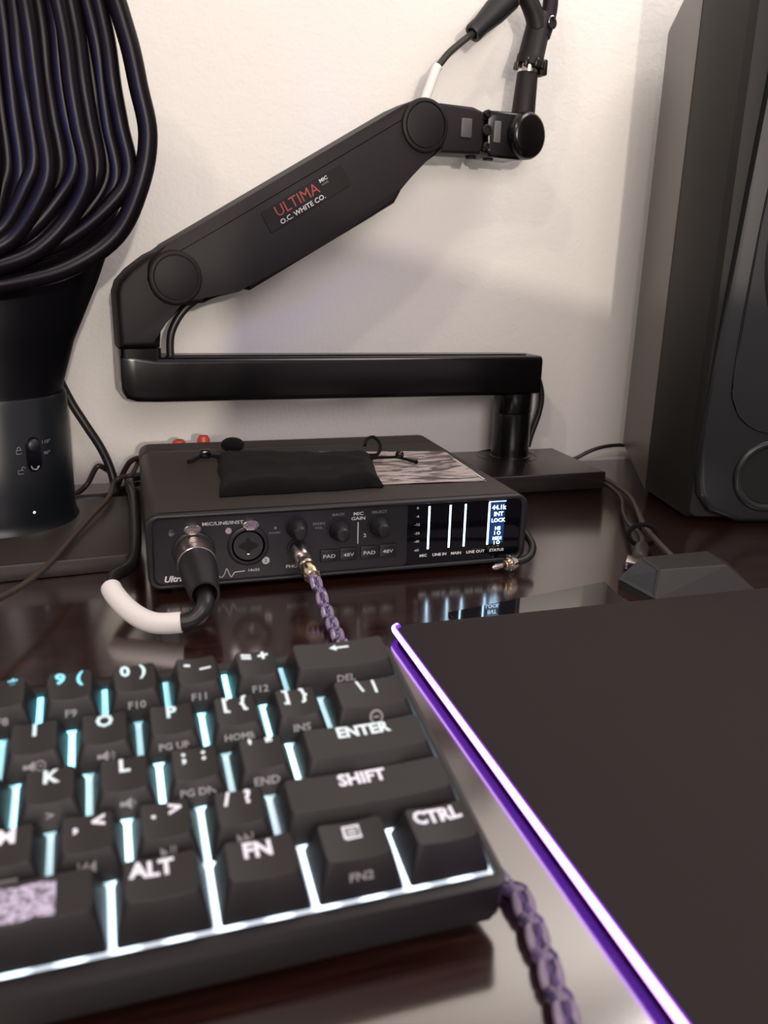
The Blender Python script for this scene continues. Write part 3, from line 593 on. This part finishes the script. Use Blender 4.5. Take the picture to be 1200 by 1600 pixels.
pouch = thing('drawstring_pouch', 'black felt drawstring pouch lying flat on top of the audio interface', 'pouch', (93, 70, 43.95))
from mathutils import noise
bm = NB(); nu, nv = 40, 30
cor = [(41, 25), (136, 27), (150, 101), (50, 122)]
def pp(u, v, top_):
    x = (cor[0][0]*(1-u)+cor[1][0]*u)*(1-v)+(cor[3][0]*(1-u)+cor[2][0]*u)*v
    y = (cor[0][1]*(1-u)+cor[1][1]*u)*(1-v)+(cor[3][1]*(1-u)+cor[2][1]*u)*v
    e = min(u, 1-u, v, 1-v); h = min(1, (e/0.09))**0.5 if e > 0 else 0
    nz = noise.noise(Vector((u*3.2, v*2.3, 1.3)))
    x += 2.4*noise.noise(Vector((v*4, 2.2, u)))*(1 if u > .9 or u < .1 else 0); y += 1.6*noise.noise(Vector((u*5, 7.7, v)))
    z = (6.2+2.4*nz+1.3*noise.noise(Vector((u*9, v*5, 4))))*h if top_ else 0.0
    if u > .70 and v < .42: z += 1.6*h*math.sin(PI*min(1, (u-.70)/.3))
    return (x-93, y-70, z+(1.0 if top_ else 0.9))
Tp = [[bm.verts.new(pp(i/nu, j/nv, True)) for i in range(nu+1)] for j in range(nv+1)]
for j in range(nv):
    for i in range(nu): bm.faces.new((Tp[j][i], Tp[j][i+1], Tp[j+1][i+1], Tp[j+1][i]))
rim = [Tp[0][i] for i in range(nu+1)]+[Tp[j][nu] for j in range(1, nv+1)]+[Tp[nv][i] for i in range(nu-1, -1, -1)]+[Tp[j][0] for j in range(nv-1, 0, -1)]
lowr = [bm.verts.new((v.co.x*0.995, v.co.y*0.995, 0.0+(1.0 if v.co.x > 32 else 0.05))) for v in rim]; n = len(rim)
for k in range(n): bm.faces.new((rim[k], rim[(k+1) % n], lowr[(k+1) % n], lowr[k]))
bm.faces.new(lowr); build('pouch_body', bm, M_fabric, pouch, angle=80)
bm = NB(); tube(bm, rel([(146, 104, 53), (150, 112, 55.5), (156, 116, 55.5), (158, 108, 52), (154, 100, 47.5), (147, 97, 47.5)], (93, 70, 43.95)), 1.2, 8); build('drawstring', bm, M_fabric, pouch)
bm = NB(); tube(bm, rel([(143, 88, 47.8), (150, 89, 47.6), (158, 89.5, 47.4), (164, 90, 47.2), (169, 86, 46.6), (173, 78, 46.4)], (93, 70, 43.95)), 1.0, 8); build('drawstring', bm, M_fabric, pouch)
bm = NB(); bmesh.ops.create_icosphere(bm, subdivisions=2, radius=3.0); bmesh.ops.translate(bm, verts=bm.verts, vec=(73, 19.5, 4.9)); build('cord_bead', bm, M_screen, pouch)
bm = NB(); bmesh.ops.create_icosphere(bm, subdivisions=2, radius=1.5); bmesh.ops.translate(bm, verts=bm.verts, vec=(80, 6, 2.8)); build('cord_knot', bm, M_fabric, pouch)
bm = NB(); tube(bm, rel([(56, 108, 47), (47, 114, 47.2), (41, 116.5, 47.4), (33, 112, 45.4), (30, 110, 45.2)], (93, 70, 43.95)), 1.3, 8); build('drawstring', bm, M_fabric, pouch)
bm = NB(); box(bm, -55, -48, 43, 49, 1.6, 7.4, 1.5); build('cord_lock', bm, M_screen, pouch)
bm = NB(); bmesh.ops.create_icosphere(bm, subdivisions=3, radius=1.0)
for v in bm.verts: v.co = Vector((-31+v.co.x*8, 68+v.co.y*9, 5.2+v.co.z*5.0))
build('gathered_end', bm, M_fabric, pouch)

# ================================================================ braided headphone cable
def braid(th, path, r=1.35, w=2.0, pitch=24, name='braid_strand'):
    P = spline(path, 14); Ls = [0]
    for i in range(1, len(P)): Ls.append(Ls[-1]+(P[i]-P[i-1]).length)
    for s_, m in ((0, M_braid1), (1, M_braid2), (2, M_braid1), (3, M_braid3)):
        pts = []
        N_ = int(Ls[-1]/1.15)
        j = 0
        for q_ in range(N_+1):
            t = Ls[-1]*q_/N_
            while j < len(P)-2 and Ls[j+1] < t: j += 1
            f = (t-Ls[j])/max(1e-6, Ls[j+1]-Ls[j]); p = P[j].lerp(P[j+1], f); d = (P[j+1]-P[j]).normalized()
            sd = d.cross(Vector((0, 0, 1))).normalized(); up = sd.cross(d)
            ph = 2*PI*t/pitch+s_*PI/2
            pts.append(p+sd*w*math.sin(ph)*1.0+up*1.15*math.sin(2*ph+(s_ % 2)*PI))
        bm = NB(); tube(bm, pts, r, 8, smooth=False); build(name, bm, m, th)
hc = thing('headphone_cable', 'lavender and purple braided headphone cable with metal plug, from phones jack under the keyboard', 'cable', (79, -10, 5))
OH = Vector((79, -10, 5))
a0 = Vector((79, -1.0, 20.3))-OH; ad_ = Vector((0.13, -1, -0.28)).normalized()
bm = NB(); lathe(bm, a0, ad_, [(0, 3.2), (1.5, 3.2), (1.5, 4.7), (2.6, 5.0), (9.5, 5.0), (10.4, 4.4), (10.4, 3.4), (14.6, 3.4), (14.6, 4.4), (15.6, 4.8), (17.4, 4.8), (18.2, 4.2)], 32); build('plug', bm, M_metal, hc)
bm = NB(); lathe(bm, a0+ad_*17.8, ad_, [(0, 4.4), (1.2, 4.7), (8.2, 4.7), (9.2, 4.0), (9.4, 2.8)], 32); build('plug_collar', bm, M_gold, hc)
st_ = a0+ad_*26.5+OH
path = [st_, (83.2, -36, 10.4), (83.5, -46, 6.6), (83.3, -60, 4.2), (82.6, -80, 3.7), (81.5, -100, 3.6), (74, -150, 3.6), (62, -190, 3.6), (66, -222, 3.6), (83, -240, 3.8), (90.8, -252, 4.0), (89.6, -268, 4.0), (86, -287, 4.0), (82, -310, 4.0), (76, -345, 4.0)]
braid(hc, [Vector(p)-OH for p in path])

# ================================================================ bare jack plug lying beside the interface
jp = thing('jack_plug', 'bare silver and gold jack plug on black lead at right front corner of interface', 'plug', (197, -14, 0))
OJ = Vector((197, -14, 0))
d_ = Vector((-0.93, -0.30, -0.03)).normalized(); c_ = Vector((201.8, -11.5, 5.6))-OJ
bm = NB(); lathe(bm, c_, d_, [(-3, 4.0), (-2.8, 4.9), (-1.5, 5.1), (0.2, 5.1), (0.6, 4.2)], 28); build('plug_collar', bm, M_chrome, jp)
bm = NB(); lathe(bm, c_, d_, [(0, 3.6), (3.0, 3.5), (3.2, 2.4), (4.0, 2.4)], 24); build('plug_step', bm, M_gold, jp)
bm = NB(); lathe(bm, c_, d_, [(3.5, 1.75), (6.2, 1.75)], 20); build('plug_sleeve', bm, M_cable, jp)
bm = NB(); lathe(bm, c_, d_, [(6, 1.75), (8.6, 1.75), (8.7, 1.4), (9.3, 1.4), (9.4, 1.75), (10.6, 1.75), (11.4, 1.0), (12.2, 1.3), (13.2, 0.4)], 20); build('plug_tip', bm, M_chrome, jp)
bm = NB(); tube(bm, rel([(203.5, -11, 5.6), (212, -9.5, 6.0), (219, -5, 8), (223, 3, 11), (222.8, 14, 15), (220.5, 26, 17), (219.5, 60, 8), (220, 110, 3), (228, 142, 2.4), (250, 145, 2.4)], OJ), 2.3, 12); build('lead', bm, M_cable, jp)

# ================================================================ cables and USB plug at the right
rc = thing('speaker_cable', 'black cable arching against the wall behind the right loudspeaker', 'cable', (400, 236, 0))
OR_ = Vector((400, 236, 0))
bm = NB(); tube(bm, rel([(360, 243, 1.8), (380, 241.5, 1.8), (388, 240, 3.4), (396, 238, 8.2), (406, 236, 12.4), (419, 235, 14.6), (434, 235, 14.2), (452, 236, 10), (475, 236, 2)], OR_), 1.7, 10); build('cable', bm, M_cable, rc)
for nm, lab, pts, r in (('usb_cable', 'grey USB cable ending in a bare silver plug beside the hub', [(371, 236, 2.2), (368.5, 200, 2.2), (365, 165, 2.2), (362.5, 139, 2.2), (352, 108, 2.4), (333, 76, 2.6), (318, 46, 4), (306, 18, 8.5), (296, -2, 11), (287, -16, 11)], 1.9),
                        ('hub_cable', 'dark cable bundled beside the loudspeaker and running into the hub', [(380, 232, 2.2), (376, 196, 2.2), (371, 150, 2.2), (362, 112, 2.4), (343, 72, 2.6), (328, 44, 4), (314, 16, 7.5), (305, -6, 9), (298, -25, 10), (294, -40, 9.5)], 2.1)):
    o = thing(nm, lab, 'cable', pts[6]); bm = NB(); tube(bm, rel(pts, Vector(pts[6])), r, 10); build('cable', bm, M_thin if nm == 'usb_cable' else M_brown, o)
    if nm == 'usb_cable':
        d = Vector((-0.62, -0.78, -0.03)).normalized(); p0 = Vector(pts[-1])-Vector(pts[6])
        bm = NB(); lathe(bm, p0-d*2, d, [(0, 2.4), (3, 3.4), (5, 4.4), (24, 4.6), (25.5, 3.9)], 16); build('plug_grip', bm, M_thin, o)
        bm = NB(); box(bm, -6, 6, -12, 0, -2.2, 2.2, 0.25); pt = build('plug_tip', bm, M_chrome, o)
        q = Vector((0, -1, 0)).rotation_difference(d); pt.rotation_mode = 'QUATERNION'; pt.rotation_quaternion = q; pt.location = (p0+d*23.5)*S
        bm = NB(); box(bm, -4.6, 4.6, -0.1, 0.2, -1.2, 1.2); ps = build('plug_socket', bm, MATS['pure_black_hole'], pt); ps.location = (0, -12*S, 0)
vt = thing('cable_tie', 'small black hook-and-loop strap round the cables beside the hub', 'strap', (305, 10, 8.5))
bm = NB(); tube(bm, [(9.0*math.cos(t), -2*math.cos(t)+1.6*math.sin(t), 6.6*math.sin(t)) for t in [2*PI*k/16 for k in range(17)]], 1.5, 8, closed=True); build('strap', bm, M_fabric, vt)

# ================================================================ keyboard
KT = math.radians(10.99)
kb = thing('keyboard', 'compact black mechanical keyboard with white and cyan backlit keys in the foreground', 'keyboard', (79.8, -260.4, 17.1), (KT, 0, 0.0205))
P_ = 19.05
def X(u): return (u-15)*P_
bm = NB()
R = ringprism(bm, [(a, b) for a, b in rrect(X(-0.12), X(15.12), -4.9, 5*P_+4.6, 3.5, 5)], [(a, b) for a, b in rrect(X(-0.01), X(15.01), -1.1, 5*P_+0.4, 0.8, 5)], 'z', -2, 3.0)
bmesh.ops.bevel(bm, geom=[e for e in bm.edges if all(abs(v.co.z-3.0) < 1e-6 for v in e.verts)], offset=0.8, segments=2, affect='EDGES', profile=0.5, clamp_overlap=True)
build('bezel', bm, M_kbcase, kb)
bm = NB(); prism(bm, rrect(X(-0.12)+.1, X(15.12)-.1, -4.8, 5*P_+4.5, 3.4, 5), 'z', -10.2, -0.2, 1.2, 2); build('case', bm, M_kbcase, kb)
bm = NB(); box(bm, X(0), X(15), -1.0, 5*P_+0.3, -0.2, 1.2); build('backlight_plate', bm, m_backlight(), kb, smooth=False)
for x in (X(0.5), X(14.3)):
    bm = NB(); box(bm, x-9, x+9, 3, 12, -12.6, -10, 0.6); build('rubber_foot', bm, M_rubber, kb)
    bm = NB(); box(bm, x-9, x+9, 84, 90, -26.8, -9.6, 1.0); build('flip_foot', bm, M_kbcase, kb)
ROW = {5: (12.2, 11.4), 4: (10.0, 9.3), 3: (9.4, 9.0), 2: (9.8, 9.8), 1: (11.9, 11.9)}   # cap height at its back and its front, from the far row to the near row
KEYMESH = {}
def keymesh(wd, row):
    if (wd, row) in KEYMESH: return KEYMESH[(wd, row)]
    hb, hf = ROW[row]; w0 = wd*P_-1.0; bm = NB()
    def ring(x0, x1, y0, y1, zf, r):
        pts = []
        base = rrect(x0, x1, y0, y1, r, 4); n = len(base)
        for k in range(n):
            a, b = base[k], base[(k+1) % n]; L_ = math.hypot(b[0]-a[0], b[1]-a[1]); m_ = 5 if L_ > 4 else 1
            for q in range(m_): pts.append((a[0]+(b[0]-a[0])*q/m_, a[1]+(b[1]-a[1])*q/m_))
        return [(x, y, zf(x, y)) for x, y in pts]
    ti, fi, bi = 3.0, 4.2, 1.9
    x0, x1, y0, y1 = 0.5+ti, wd*P_-0.5-ti, 0.5+fi, P_-0.5-bi
    cx, hw = wd*P_/2, (x1-x0)/2
    def zt(x, y):
        t = (y-y0)/(y1-y0); dish = 0.95*(1-((x-cx)/hw)**2) if row > 0 else 0
        return hf+(hb-hf)*t-dish+0.25
    secs = [ring(0.85, wd*P_-0.85, 0.55, P_-0.6, lambda x, y: 2.3, 0.9), ring(0.95, wd*P_-0.95, 0.7, P_-0.7, lambda x, y: 3.0, 1.0),
            ring(x0-0.12, x1+0.12, y0-0.16, y1+0.1, lambda x, y: zt(x, y)-0.30, 1.6), ring(x0+0.12, x1-0.12, y0+0.12, y1-0.12, zt, 1.4)]
    R = [[bm.verts.new(p) for p in s] for s in secs]; n = len(R[0])
    for i in range(len(R)-1):
        for k in range(n): bm.faces.new((R[i][k], R[i][(k+1) % n], R[i+1][(k+1) % n], R[i+1][k]))
    cv = [bm.verts.new(((v.co.x-cx)*1.0+cx, (y0+y1)/2, zt(v.co.x, (y0+y1)/2))) for v in R[-1]]
    for k in range(n):
        try: bm.faces.new((R[-1][k], R[-1][(k+1) % n], cv[(k+1) % n], cv[k]))
        except ValueError: pass
    bmesh.ops.remove_doubles(bm, verts=bm.verts, dist=0.001)
    bm.faces.ensure_lookup_table()
    o = build('keycap', bm, M_keys, kb, angle=24); me = o.data; bpy.data.objects.remove(o)
    KEYMESH[(wd, row)] = me; return me
def legm(x, k):      # the legends glow cyan on the left and pinkish white towards the front right
    t = min(1, max(0, (x+230)/120)); wf = (5-k)/4
    if k >= 5 and x < -88: return mat('legend_cyan', (0.1, 0.1, 0.1), 0.5, emit=(0.22, 0.80, 0.92), estr=1.25)
    if x < -75 and k >= 4: return mat('legend_pale_cyan', (0.1, 0.1, 0.1), 0.5, emit=(0.75, 0.95, 0.95), estr=1.0)
    if k <= 2: return mat('legend_pinkish_white', (0.1, 0.1, 0.1), 0.5, emit=(0.95, 0.86, 0.92), estr=1.0)
    return mat('legend_white', (0.1, 0.1, 0.1), 0.5, emit=(0.88, 0.93, 0.94), estr=1.0)
def glyph(kind, bm):
    def tri(x, d, w=1.5, h=1.5): prism(bm, [(x-d*w/2, -h), (x-d*w/2, h), (x+d*w/2, 0)] if d > 0 else [(x+w/2, h), (x+w/2, -h), (x-w/2, 0)], 'z', 0, 0.05)
    def bar(x, w=0.35, h=1.5): box(bm, x-w/2, x+w/2, -h, h, 0, 0.05)
    def spk_(x): tri(x+0.3, -1, 2.4, 1.5); box(bm, x-1.5, x-0.4, -0.6, 0.6, 0, 0.05)
    def arc(x, r): tube(bm, [(x+r*math.cos(t), r*math.sin(t), 0.05) for t in (-0.8, -0.4, 0, 0.4, 0.8)], 0.16, 4)
    if kind == 'prev': bar(-2.3); tri(-1.0, -1, 1.7); tri(0.9, -1, 1.7)
    if kind == 'next': tri(-0.9, 1, 1.7); tri(0.9, 1, 1.7); bar(2.2)
    if kind == 'play': tri(-0.9, 1, 2.0); bar(0.8); bar(1.7)
    if kind == 'voldown': spk_(0); arc(1.4, 0.9)
    if kind == 'volup': spk_(-0.8); arc(0.6, 0.9); arc(0.6, 1.7)
    if kind == 'mute':
        spk_(-1.3); tube(bm, [(1.7+1.3*math.cos(t), 1.3*math.sin(t), 0.05) for t in [2*PI*k/12 for k in range(13)]], 0.2, 4, smooth=False); box(bm, 1.2, 2.2, -0.2, 0.2, 0, .05)
    if kind == 'circle': tube(bm, [(1.9*math.cos(t), 1.9*math.sin(t), 0.05) for t in [2*PI*k/16 for k in range(17)]], 0.4, 5, smooth=False); box(bm, -0.9, 0.9, -0.3, 0.3, 0, .05)
    if kind == 'space': box(bm, -3, 3, -0.5, -0.1, 0, .05); box(bm, -3, 3, 0.2, 0.6, 0, .05)
    if kind == 'arrow': box(bm, -1.0, 3.4, -0.45, 0.45, 0, .05); prism(bm, [(-1.0, 1.5), (-3.4, 0), (-1.0, -1.5)], 'z', 0, .05)
    if kind == 'menu':
        tube(bm, [(-2, -1.8, 0.05), (2, -1.8, 0.05), (2, 1.8, 0.05), (-2, 1.8, 0.05), (-2, -1.8, 0.05)], 0.42, 4, smooth=False)
        for y in (-0.8, 0, 0.8): box(bm, -1.2, 1.2, y-0.2, y+0.2, 0, .05)
    if kind == 'win':
        for a in (-0.95, 0.95):
            for b in (-0.95, 0.95): box(bm, a-0.75, a+0.75, b-0.75, b+0.75, 0, 0.05)
def key(u, wd, row, legs, front=None):
    o = bpy.data.objects.new('keycap', keymesh(wd, row)); C.objects.link(o); o.parent = kb; o.location = (X(u)*S, (row-1)*P_*S, 0)
    hb, hf = ROW[row]; x0, x1 = 3.5, wd*P_-3.5; cx = wd*P_/2; hw = (x1-x0)/2; tl = math.atan2(hb-hf, 12.4)
    ly = 13.5 if row != 1 else 13.0
    def topz(x, y): return hf+(hb-hf)*(y-4.7)/11.95-0.95*(1-((x-cx)/hw)**2)+0.30
    for s, dx, sz in legs:
        M = Matrix.Translation((cx+dx, ly, topz(cx+dx, ly)+0.03)) @ Matrix.Rotation(tl, 4, 'X')
        lm = legm(X(u)+cx, row)
        if s.startswith('@'):
            bm = NB(); glyph(s[1:], bm); bmesh.ops.transform(bm, matrix=M, verts=bm.verts); lg = build('legend', bm, lm, o, smooth=False)
        else: lg = text('legend', s, sz*1.4, M, lm, o, 0.93, 0.24)
        for v in lg.data.vertices:
            base = hf+(hb-hf)*(v.co.y/S-4.7)/11.95-0.95*(1-((v.co.x/S-cx)/hw)**2)+0.30
            v.co.z = (base+0.26)*S
    if front:
        a = math.atan2(hf-0.8-3.0, 4.2); mid = 0.56
        y = 0.65+(4.7-0.65-0.3)*mid; z = 3.0+(hf-1.25-3.0)*mid
        nv = Vector((0, -math.sin(a), math.cos(a)))
        M = Matrix.Translation(Vector((cx, y, z))+nv*0.12) @ Matrix.Rotation(a, 4, 'X')
        if front.startswith('@'):
            bm = NB(); glyph(front[1:], bm); bmesh.ops.transform(bm, matrix=M, verts=bm.verts); build('front_legend', bm, M_keyprint, o, smooth=False)
        else: text('front_legend', front, 3.1 if len(front) < 4 else 2.7, M, M_keyprint, o, 1.2, 0.06)
    return o
def two(s): return [(s[0], -2.9, 4.6), (s[2], 2.6, 4.6)]
for k, s in enumerate(('` ~', '1 !', '2 @', '3 #', '4 $', '5 %', '6 ^', '7 &', '8 *', '9 (', '0 )', '- _', '= +')): key(k, 1, 5, two(s), None if k == 0 else 'F%d' % k)
key(13, 2, 5, [('@arrow', 0, 0)], 'DEL')
key(0, 1.5, 4, [('TAB', 0, 3.6)])
for k, (s, f) in enumerate(zip('QWERTYUIOP', [None]*7+['@mute', '@volup', 'PG UP'])): key(1.5+k, 1, 4, [(s, 0, 4.6)], f)
key(11.5, 1, 4, two('[ {'), 'HOME'); key(12.5, 1, 4, two('] }'), 'INS'); key(13.5, 1.5, 4, [('\\', -2.6, 4.6), ('|', 2.2, 4.2)], '@circle')
key(0, 1.75, 3, [('CAPS', 0, 3.6)])
for k, (s, f) in enumerate(zip('ASDFGHJKL', [None]*7+['>', '@voldown'])): key(1.75+k, 1, 3, [(s, 0, 4.6)], f)
key(10.75, 1, 3, two('; :'), 'PG DN'); key(11.75, 1, 3, two("' \""), 'END'); key(12.75, 2.25, 3, [('ENTER', 0.0, 4.2)])
key(0, 2.25, 2, [('SHIFT', 0, 3.8)])
for k, (s, f) in enumerate(zip('ZXCVBNM', [None]*6+['@space'])): key(2.25+k, 1, 2, [(s, 0, 4.6)], f)
for k, (s, f) in enumerate(((', <', '@prev'), ('. >', '@play'), ('/ ?', '@next'))): key(9.25+k, 1, 2, two(s), f)
key(12.25, 2.75, 2, [('SHIFT', -1.0, 4.2)])
key(0, 1.25, 1, [('CTRL', 0, 3.8)]); key(1.25, 1.25, 1, [('@win', 0, 0)]); key(2.5, 1.25, 1, [('ALT', 0, 3.8)])
sb = key(3.75, 6.25, 1, [])
bm = NB()
for i in range(24):
    a, b = 6+i*4.23, 6+(i+1)*4.23; hw = 6.25*P_/2-3.5; zf = lambda x: 11.9-0.95*(1-((x-6.25*P_/2)/hw)**2)+0.32
    vs = [bm.verts.new(p) for p in ((a, 5.4+0.6*(i % 2), zf(a)), (b, 5.4+0.6*((i+1) % 2), zf(b)), (b, 15.4-0.5*(i % 2), zf(b)), (a, 15.4-0.5*((i+1) % 2), zf(a)))]; bm.faces.new(vs)
bmesh.ops.remove_doubles(bm, verts=bm.verts, dist=0.01)
build('printed_pattern', bm, m_spacepattern(), sb, smooth=False, label='glowing pinkish-white speckled print')
key(10, 1.25, 1, [('ALT', -2.0, 4.4)]); key(11.25, 1.25, 1, [('FN', -0.5, 4.6)]); key(12.5, 1.25, 1, [('@menu', 0, 0)], 'FN2'); key(13.75, 1.25, 1, [('CTRL', -0.5, 4.2)])

# ================================================================ unseen chair added behind the camera, shades wall's lower right and key fronts
ch = thing('added_shade_chair', 'unseen black chair added behind the camera to shade wall and keys', 'chair', (280, -720, -740))
bm = NB(); prism(bm, [(-420, 640), (-420, 918), (-408, 930), (-232, 932), (-219, 945), (-219, 1020), (-212, 1024), (-55, 989), (210, 945), (225, 930), (225, 640)], 'y', -30, 30, 4, 2); build('backrest', bm, M_fabric, ch)  # stepped outline shaped for the wall shadow and to block light on key fronts
bm = NB(); box(bm, -215, 220, -430, -30, 420, 500, 25, 3); build('seat', bm, M_fabric, ch)
bm = NB(); box(bm, -35, 35, -30, 20, 420, 660, 8); build('back_bracket', bm, M_arm, ch)
bm = NB(); lathe(bm, (0, -220, 60), (0, 0, 1), [(0, 30), (200, 30), (200, 20), (362, 20)], 20); build('gas_lift', bm, M_chrome, ch)
for k in range(5):
    a = 2*PI*k/5+0.3; bm = NB(); tube(bm, [(0, -220, 80), (130*math.cos(a), -220+130*math.sin(a), 75), (260*math.cos(a), -220+260*math.sin(a), 55)], 18, 10); build('leg', bm, M_arm, ch)
    bm = NB(); lathe(bm, (260*math.cos(a)-10, -220+260*math.sin(a), 28), (1, 0, 0), [(0, 27), (20, 27)], 20); build('caster', bm, M_rubber, ch)
